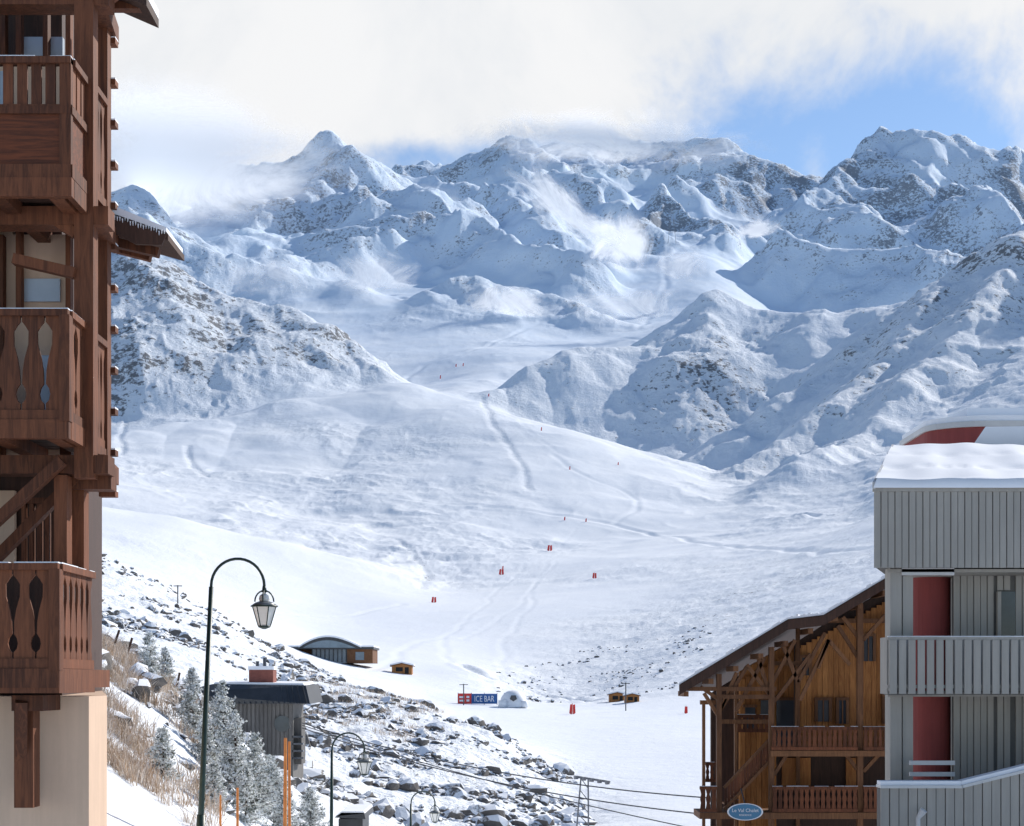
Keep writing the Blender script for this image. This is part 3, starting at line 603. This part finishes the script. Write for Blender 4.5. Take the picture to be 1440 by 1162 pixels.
fr.obj("timber_frame",W_mid,CB); ow.obj("plank_wall",W_or,CB); dk.obj("dark_soffit",W_dark,CB); sn.obj("roof_snow",M_snow,CB); gl.obj("window",M_glass,CB); rl.obj("balustrade",W_red,CB)
def text(body,name,loc,size,mat,parent,rot=(math.pi/2,0,0)):
    cu=bpy.data.curves.new(name,'FONT'); cu.body=body; cu.size=size; cu.align_x='CENTER'; cu.align_y='CENTER'; cu.extrude=.004
    o=bpy.data.objects.new(name,cu); sc.collection.objects.link(o); cu.materials.append(mat); o.location=loc; o.rotation_euler=rot; o.parent=parent; return o
SG=empty("oval_chalet_sign"); s=MB(); s2=MB(); c=pt(1048,1142,44.2)
el=lambda k,yo:[(c.x+.46*k*math.cos(a),c.y+yo,c.z+.22*k*math.sin(a)) for a in np.linspace(0,2*math.pi,32,endpoint=False)]
s.extr(el(1.0,0),(0,.05,0)); s2.extr(el(1.1,.01),(0,.03,0)); s.obj("sign_board",plain("sign_blue",(.06,.20,.34),.5,.05),SG); s2.obj("sign_rim",M_white,SG)
s2=MB(); s2.tube([c+Vector((0,.05,.2)),c+Vector((0,.8,.6))],.02,6); s2.obj("bracket",M_wire,SG)
text("Le Val Chalet","lettering",(c.x,c.y-.006,c.z+.04),.14,M_white,SG); text("RESIDENCE","lettering_small",(c.x,c.y-.006,c.z-.09),.07,M_white,SG)
# ================= street lamps
def lamp(pxp,pytop,d,lean=0.0):
    o=empty("street_lamp",(X(pxp,d),d,0)); zt=Z(pytop,d); g=MB(); gw=MB(); cp=MB()
    zg=zat(X(pxp,d),d)-.2; r=.475; zs=zt-.5
    pts=[(lean*(-(zs-z)),0,z) for z in (zg,zg+1.2,zs)]
    g.tube(pts,[.075,.055,.042],10); g.tube([(pts[0][0],0,zg),(pts[1][0],0,zg+1.1)],[.11,.075],10)
    arc=[(0,0,zs)]+[(r-r*math.cos(a),0,zs+.02+.48*math.sin(a)) for a in np.linspace(0,math.pi,18)]
    g.tube(arc,.026,8); xe=2*r; z0=zs
    g.tube([(xe,0,z0+.02),(xe,0,z0-.10)],[.03,.05],8)
    for s_ in (-1,1):
        g.tube([(xe+s_*.17*math.sin(a),0,z0-.27+.20*math.cos(a)) for a in np.linspace(0,math.pi/2,7)],.014,6)
        g.tube([(xe,s_*.17*math.sin(a),z0-.27+.20*math.cos(a)) for a in np.linspace(0,math.pi/2,7)],.014,6)
    gw.tube([(xe,0,z0-.12),(xe,0,z0-.16),(xe,0,z0-.22),(xe,0,z0-.27)],[.03,.085,.10,.08],12)
    cp.tube([(xe,0,z0-.26),(xe,0,z0-.29),(xe,0,z0-.34)],[.09,.17,.24],16)
    g.tube([(xe,0,z0-.338),(xe,0,z0-.362)],[.245,.245],16)
    gw.tube([(xe,0,z0-.363),(xe,0,z0-.70)],[.205,.105],6)
    for k in range(6):
        a=math.pi*2*k/6; g.tube([(xe+.21*math.cos(a),.21*math.sin(a),z0-.36),(xe+.11*math.cos(a),.11*math.sin(a),z0-.70)],.010,5)
    g.tube([(xe,0,z0-.70),(xe,0,z0-.725),(xe,0,z0-.76)],[.115,.11,.03],8)
    g.obj("post_and_arm",M_green,o,True); gw.obj("glass",M_frost,o); cp.obj("hood",plain("lamp_hood",(.20,.21,.21),.35,.1,metal=.3),o,True)
lamp(297,786,28,.045); lamp(467,1031,46,.01); lamp(578,1113,62,.01)
# ================= small things
def marker_post(name,px,pyt,d,rad,mat,lean=0):
    g=MB(); x=X(px,d); z=zat(x,d)-.3
    g.tube([(x,d,z),(x+lean*.5,d,(z+Z(pyt,d))/2),(x+lean,d,Z(pyt,d))],[rad,rad,rad*.85],8); g.obj(name,mat)
marker_post("orange_snow_pole",400,1038,30,.035,M_orange,.02); marker_post("orange_snow_pole",407.5,1043,30.4,.03,M_orange,-.01)
marker_post("orange_snow_pole",334,1108,29,.026,M_orange); marker_post("orange_snow_pole",310,1118,33,.024,M_orange)
for px,l in ((158,.25),(178,.2),(203,.15),(220,.2),(248,.12)):
    x=X(px,56); g=MB(); z=zat(x,56); g.beam((x-.1,56,z-.2),(x+l,56,z+.85),.07,.07); g.obj("fence_post",W_dark)
SB=empty("dark_roof_cabin"); w_=MB(); rf_=MB(); sn=MB(); gl=MB(); br=MB()
d=80; w_.bx(330,412,985,1130,d,d+4); w_.bx(250,330,985,1060,d+1,d+4)
rf_.extr([pt(240,975,d-.6),pt(300,990,d-.6),pt(436,990,d-.6),pt(430,964,d+.3),pt(300,962,d+.3)],(0.1,4.5,.05))
for k in range(17): rf_.beam(pt(304+k*8,989.5,d-.68),pt(304+k*7.6,964,d+.22),.05,.05)
sn.extr([pt(300,963,d+.4),pt(428,964.5,d+.4),pt(426,961,d+.4),pt(302,959.5,d+.4)],(0,4,0.1))
br.bx(350,384,942,962,d+1,d+2.2); sn.bx(349,385,937,942,d+.98,d+2.22); gl.tube([pt(372,925,d+1.5),pt(372,940,d+1.5)],.09,8); gl.tube([pt(362,930,d+1.5),pt(362,940,d+1.5)],.09,8)
for k in range(14): w_.bx(331+k*5.8,335+k*5.8,990,1130,d-.05,d-.002)
w_.bx(412,424,1010,1075,d+.5,d+2); gl.tube([pt(397,1018,d-.1),pt(397,1018,d-.06)],.42,20)
for py in (1035,1045,1055,1065): gl.bx(411,426,py,py+2.5,d,d+.4)
w_.obj("plank_wall",W_grey,SB); rf_.obj("metal_roof",M_black,SB); sn.obj("snow_cover",M_snow,SB); gl.obj("vents_and_clock",M_glass,SB); br.obj("chimney",plain("brick_red",(.22,.07,.05),.8),SB)
RB=empty("curved_roof_restaurant"); w_=MB(); gl=MB(); rf_=MB(); sn=MB(); d=325
dz=zat(X(460,d),d)-Z(924,d)
def q3(px,py,dd=0): p=pt(px,py,d+dd); p.z+=dz; return p
def qb(mb,a,b_,c_,e,d0,d1): mb.box(X(a,d),X(b_,d),d+d0,d+d1,Z(e,d)+dz-.5*(e>920),Z(c_,d)+dz)
qb(w_,488,524,909,925,0,12); qb(w_,400,440,908,925,2,12); qb(gl,438,490,904,925,.6,12); qb(rf_,392,526,906,909,-1,13)
qb(gl,500,512,913,921,-.1,0)
arc=[q3(420+(508-420)*k/16,907-15*math.sin(math.pi*(k/16)**.9),-1.2) for k in range(17)]
arc2=[q3(426+(500-426)*k/16,907-10.5*math.sin(math.pi*(k/16)**.9),-1.2) for k in range(17)]
rf_.extr(arc+arc2[::-1],(0,12,0)); gl.extr(arc2,(0,1,0))
for k in range(9): qb(rf_,438+k*6,439+k*6,899,924,.3,.5)
sn.extr([p+Vector((0,0,.02)) for p in arc]+[p+Vector((0,0,.35)) for p in arc[::-1]],(0,12,0)); qb(sn,505,526,904,906,-1,13); qb(sn,392,422,904,906,-1,13)
w_.obj("wood_wall",W_mid,RB); gl.obj("glass_front",plain("grey_glass",(.16,.22,.26),.1,.2,.3,bump=0),RB); rf_.obj("roof_edge",M_black,RB); sn.obj("roof_snow",M_snow,RB)
def hut(px,py,w,h):
    x,y,z=hit(px,py); o=empty("wooden_hut",(x,y,z)); k=y/F; W_=w*k; H=h*k; a=MB();b2=MB();c2=MB();e=MB()
    a.extr([(-W_/2,0,-.3),(W_/2,0,-.3),(W_/2,0,H*.65),(0,0,H*.82),(-W_/2,0,H*.65)],(0,W_*.9,0))
    b2.extr([(-W_*.6,-.3,H*.6),(0,-.3,H*.82),(W_*.6,-.3,H*.6),(W_*.6,-.3,H*.68),(0,-.3,H*.9),(-W_*.6,-.3,H*.68)],(0,W_*1.05,0))
    c2.extr([(-W_*.6,-.3,H*.69),(0,-.3,H*.91),(W_*.6,-.3,H*.69),(W_*.6,-.3,H*.80),(0,-.3,H*1.02),(-W_*.6,-.3,H*.80)],(0,W_*1.05,0))
    e.box(-W_*.3,W_*.05,-.03,0,H*.2,H*.55); e.box(W_*.15,W_*.35,-.03,0,0,H*.55)
    a.obj("plank_wall",W_or,o); b2.obj("roof",W_mid,o); c2.obj("roof_snow",M_snow,o); e.obj("window_and_door",M_opening,o)
hut(565,948,28,17); hut(868,987,22,15); hut(889,988,20,14)
x,y,z=hit(672,991); k=y/F; IB=empty("ice_bar_banner",(x,y,z)); a=MB();b2=MB();c2=MB()
a.box(-9*k,27*k,0,.12,.1,15*k); b2.box(-28*k,-9.2*k,0,.12,.1,15.5*k)
for px in (-28,-9,9,27): c2.tube([(px*k,.18,-.4),(px*k,.18,16.5*k)],.05,6)
a.obj("blue_panel",M_blue,IB); b2.obj("red_panel",M_redp,IB); c2.obj("poles",M_wire,IB)
text("ICE BAR","lettering",(9*k,-.01,7.5*k),11*k,M_white,IB).scale=(.72,1.1,1)
b3=MB()
for zz_ in (4,9): b3.box(-26*k,-19*k,-.02,-.002,zz_*k,(zz_+2.5)*k); b3.box(-16*k,-12*k,-.02,-.002,zz_*k,(zz_+3)*k)
b3.obj("red_panel_marks",M_white,IB)
x,y,z=hit(722,995); k=y/F; IG=empty("inflatable_igloo",(x,y,z)); a=MB(); n=20; R_=20*k
for i in range(9):
    th=i/8*math.pi/2
    for j in range(n): ph=2*math.pi*j/n; a.v.append((R_*math.cos(th)**.8*math.cos(ph),R_*math.cos(th)**.8*math.sin(ph),R_*1.2*math.sin(th)+.02*math.sin(ph*10)))
for i in range(8):
    for j in range(n): a.f.append((i*n+j,i*n+(j+1)%n,(i+1)*n+(j+1)%n,(i+1)*n+j))
a.obj("dome",M_white,IG,True); b2=MB()
b2.extr([(-R_*.25,-R_*1.0,R_*.6),(0,-R_*1.0,R_*.42),(R_*.25,-R_*1.0,R_*.6),(R_*.16,-R_*1.0,R_*.85),(-R_*.16,-R_*1.0,R_*.85)],(0,.3,0)); b2.obj("logo",M_glass,IG)
b2=MB(); b2.tube([(-R_*.75,-R_*.9,0),(-R_*.75,-R_*.9,R_*.5)],R_*.3,10); b2.tube([(R_*.75,-R_*.7,0),(R_*.75,-R_*.7,R_*.45)],R_*.25,10); b2.obj("side_tubes",M_white,IG,True)
for px,py,w,h in ((610,848,7,8),(705,809,7,8),(773,775,7,8),(836,814,6,8),(805,1005,9,14),(795,734,4,5),(825,736,4,5),(802,662,3,5),(762,607,3,5),(688,560,3,4),(642,518,3,4),(965,1004,5,10),(620,533,3,5),(708,802,4,5),(870,655,3,4),(652,516,3,4),(1040,985,4,6)):
    x,y,z=hit(px,py); k=y/F; g=MB(); wv=w*k;hv=h*k
    g.extr([(x-wv*.5,y,z+hv*.1),(x-wv*.1,y,z-.1),(x+wv*.0,y,z+hv),(x-wv*.35,y,z+hv)],(0,.15,0))
    if w>4: g.extr([(x+wv*.1,y+.4,z-.1),(x+wv*.5,y+.4,z+hv*.12),(x+wv*.45,y+.4,z+hv),(x+wv*.08,y+.4,z+hv*.95)],(0,.15,0))
    g.tube([(x,y+.2,z-.3),(x,y+.2,z+hv*1.1)],.05,5)
    g.obj("piste_marker",M_redp)
for px,pyb,h in ((880,1000,40),(652,992,30),(250,850,26),(1010,985,20)):
    x,y,z=hit(px,pyb); k=y/F; g=MB(); g.tube([(x,y,z-.3),(x,y,z+h*k)],.09,6); g.beam((x-6*k,y,z+h*k*.96),(x+6*k,y,z+h*k*.96),.12,.12); g.obj("piste_pole",M_wire)
def cable(p,q,sag,rad):
    g=MB(); p=Vector(p);q=Vector(q); g.tube([p.lerp(q,i/24)-Vector((0,0,sag*4*(i/24)*(1-i/24))) for i in range(25)],rad,5); g.obj("lift_cable",M_wire)
cable(pt(425,1017,60),pt(1040,1125,48),.5,.022); cable(pt(425,1024,60),pt(1040,1150,48),.5,.022); cable(pt(425,1020,60),pt(1100,1190,46),.3,.018)
g=MB(); p=pt(822,1094,52); zg=zat(p.x,p.y)
for s_ in (-1,1): g.beam(p+Vector((s_*.12,0,0)),Vector((p.x+s_*.35-.2,p.y,zg-.3)),.05,.05)
for k in range(8): g.beam(p+Vector((-.13-k*.03,0,-k*.4)),p+Vector((.12,0,-k*.4-.35)),.03,.03)
g.beam(pt(808,1092,52),pt(858,1100,52),.10,.07)
for k in range(5): g.tube([pt(810+k*11,1091+k*1.8,51.95),pt(810+k*11,1096+k*1.8,51.95)],.08,8)
g.obj("lift_pylon",plain("galvanised_steel",(.25,.26,.28),.5,.1,metal=.3))
x,y,z=hit(945,345,2200); g=MB(); k=y/F
for s_ in (-1,1): g.beam((x+s_*6*k,y,z-5),(x,y,z+55*k),.6,.6)
for hh in (15,30,42): g.beam((x-7*k*(1-hh/80),y,z+hh*k),(x+7*k*(1-hh/80),y,z+hh*k),.5,.5)
g.obj("power_pylon",plain("pylon_steel",(.3,.32,.35),.6,.1,metal=.2))
g=MB(); g.extr([pt(470,1150,50),pt(480,1143,50),pt(512,1143,50),pt(514,1152,50)],(0,3,0)); g.bx(476,510,1152,1250,50.3,52.5); o=g.obj("street_kiosk",M_black)
g=MB(); g.extr([pt(471,1148,50),pt(481,1141,50),pt(511,1141,50),pt(513,1144,50)],(0,2.9,0)); g.obj("roof_snow",M_snow,o)
# ================= boulders
bm=bmesh.new(); bmesh.ops.create_icosphere(bm,subdivisions=2,radius=1); bv=np.array([v_.co[:] for v_ in bm.verts]); bf=np.array([[v_.index for v_ in f.verts] for f in bm.faces]); bm.free()
AV=[];AF=[];q_=0
def boulder(x,y,s):
    global q_
    v_=bv.copy(); ph=rng.uniform(0,6,3)
    for k in range(6):
        n_=rng.normal(size=3); n_/=np.linalg.norm(n_); c_=rng.uniform(.3,.7); dd=v_@n_; v_=v_-np.outer(np.clip(dd-c_,0,None),n_)
    v_*= (1+.12*np.sin(v_[:,[1]]*5+ph[0]))*rng.uniform(.7,1.4,3)*np.array([1.1,1.1,.8])
    a=rng.uniform(0,6.28); c_,s_=math.cos(a),math.sin(a); v_=v_@np.array([[c_,s_,0],[-s_,c_,0],[0,0,1]])
    AV.append(v_*s+np.array([x,y,zat(x,y)+s*.05])); AF.append(bf+q_); q_+=len(v_)
n=0
while n<2600:
    px=rng.uniform(380,830); dd=math.exp(rng.uniform(math.log(82),math.log(180)))
    x=X(px,dd); r=rkat(x,dd)
    cl=float(fbm(np.array([x]),np.array([dd]),9,2,90)[0])
    if r<.38 or rng.rand()>r*.5+cl*1.9: continue
    boulder(x,dd,min(rng.lognormal(-1.55,.6),.9)); n+=1
n=0
while n<900:
    px=rng.uniform(130,480); dd=math.exp(rng.uniform(math.log(130),math.log(260)))
    x=X(px,dd)
    if float(fbm(np.array([x]),np.array([dd]),14,2,90)[0])<rng.uniform(-.1,.5): continue
    boulder(x,dd,min(rng.lognormal(-1.25,.5),1.0)); n+=1
n=0
while n<320:
    px=rng.uniform(125,430); dd=rng.uniform(36,78); x=X(px,dd)
    if float(fbm(np.array([x]),np.array([dd]),5,2,92)[0])<rng.uniform(-.1,.4): continue
    boulder(x,dd,min(rng.lognormal(-1.6,.6),.65)); n+=1
n=0
while n<260:
    px=rng.uniform(640,1000); dd=rng.uniform(300,430); x=X(px,dd)
    if rkat(x,dd)<.3 or float(fbm(np.array([x]),np.array([dd]),20,2,90)[0])<rng.uniform(-.1,.5): continue
    boulder(x,dd,min(rng.lognormal(-1.1,.4),.9)); n+=1
m,t,b=newmat("snow_capped_rock"); g=t.add('ShaderNodeNewGeometry'); nz=t.add('ShaderNodeSeparateXYZ',Vector=g.outputs['Normal']).outputs[2]
n_=t.noise(g.outputs['Position'],1.7,5,.65)
f=t.mr(t.m('ADD',nz,t.m('MULTIPLY',t.m('SUBTRACT',n_,.5),1.3)),.34,.58)
t.set(b.inputs['Base Color'],t.mix(f,t.mix(t.noise(g.outputs['Position'],4,4),(.05,.048,.05,1),(.19,.17,.15,1)),(.82,.84,.87,1))); b.inputs['Roughness'].default_value=.85
link("boulders",rawmesh("boulders",np.concatenate(AV),np.concatenate(AF),False),m)
# ================= dry grass
def blades(name,spots,mat,h0,h1,nb,spread,w=.012):
    vs=[];fs=[]
    for x,y,z in spots:
        for k in range(nb):
            a=rng.uniform(0,6.28); r=rng.uniform(0,spread); bx_,by_=x+r*math.cos(a),y+r*math.sin(a); h=rng.uniform(h0,h1); lx,ly=rng.normal(0,.28,2)*h
            c_,s_=math.cos(a)*w,math.sin(a)*w; i=len(vs)
            vs+=[(bx_-c_,by_-s_,z-.05),(bx_+c_,by_+s_,z-.05),(bx_+lx*.5+c_*.6,by_+ly*.5+s_*.6,z+h*.6),(bx_+lx*.5-c_*.6,by_+ly*.5-s_*.6,z+h*.6)]; fs.append((i,i+1,i+2,i+3))
            vs+=[(bx_+lx*1.3,by_+ly*1.3,z+h),(bx_+lx*1.25,by_+ly*1.25+.004,z+h)]; fs.append((i+3,i+2,i+4,i+5))
    return link(name,rawmesh(name,vs,fs,False),mat)
m,t,b=newmat("frosted_straw"); ri=t.add('ShaderNodeNewGeometry').outputs['Random Per Island']
t.set(b.inputs['Base Color'],t.mix(t.mr(ri,.2,.9),(.46,.33,.22,1),(.78,.70,.62,1))); b.inputs['Roughness'].default_value=.9; M_straw=m
sp=[]
while len(sp)<430:
    px=rng.uniform(120,300); dd=rng.uniform(33,58); x=X(px,dd)
    if px>235 and rng.rand()>.25: continue
    if float(fbm(np.array([x]),np.array([dd]),4,2,33)[0])>-.05: sp.append((x,dd,zat(x,dd)))
blades("dry_grass",sp,M_straw,.2,.6,24,.3,.010)
sp=[]
while len(sp)<260:
    px=rng.uniform(420,620); dd=rng.uniform(120,175); x=X(px,dd); sp.append((x,dd,zat(x,dd)))
blades("dry_grass",sp,M_straw,.2,.5,16,.6,.02)
# ================= frosted conifers
m,t,b=newmat("frosted_needles"); g=t.add('ShaderNodeNewGeometry'); n_=t.noise(g.outputs['Position'],5,4,.7)
ri=g.outputs['Random Per Island']
f=t.mr(t.m('ADD',t.m('MULTIPLY',n_,.9),t.m('MULTIPLY',ri,.5)),.42,.68)
t.set(b.inputs['Base Color'],t.mix(f,(.08,.10,.065,1),(.84,.86,.85,1))); b.inputs['Roughness'].default_value=.8
M_need=m
def fir(name,px,d,H,wid=.32):
    x=X(px,d); z=zat(x,d)-.1; o=empty(name,(x,d,z)); tr=MB(); tr.tube([(0,0,0),(.03,0,H*.5),(0,.02,H*.97)],[H*.022,H*.014,.008],7)
    vs=[];fs=[]; nl=int(H*11)
    for l in range(nl):
        f=(l+rng.uniform(0,.8))/nl; zz=H*(.05+.93*f); rl=H*wid*(1-f)**.75*rng.uniform(.65,1.15)+.05
        for k in range(rng.randint(6,10)):
            a=rng.uniform(0,6.28); L_=rl*rng.uniform(.55,1.1); dr=Vector((math.cos(a),math.sin(a),rng.uniform(-.15,.3)))
            tip=Vector((0,0,zz))+dr*L_; tr.tube([(0,0,zz),tuple(tip)],[.010,.004],4)
            for s_ in range(int(14+L_*50)):
                q2=Vector((0,0,zz)).lerp(tip,rng.uniform(.15,1.05))+Vector(rng.normal(0,.025,3)); u1=Vector(rng.normal(size=3)).normalized()*rng.uniform(.04,.10); u2=Vector(rng.normal(size=3)).normalized()*rng.uniform(.012,.038)
                i=len(vs); vs+=[tuple(q2-u2),tuple(q2+u1*.5+u2),tuple(q2+u1*1.1),tuple(q2+u1*.4-u2*1.2)]; fs.append((i,i+1,i+2,i+3))
    tr.obj("trunk_and_limbs",W_dark,o); link("needles",rawmesh("needles",vs,fs,False),M_need,o)
for px,d,H,wd_ in ((210,52,1.9,.33),(232,55,1.6,.3),(270,47,2.3,.3),(312,46,2.9,.33),(330,43,2.5,.38),(358,44,2.4,.38),(380,46,2.0,.42),(345,40,1.5,.45),(228,37,1.3,.36),(300,38,1.2,.45),(435,50,1.7,.45),(398,43,1.7,.45),(285,44,1.3,.45)):
    fir("frosted_fir_tree",px,d,H,wd_)
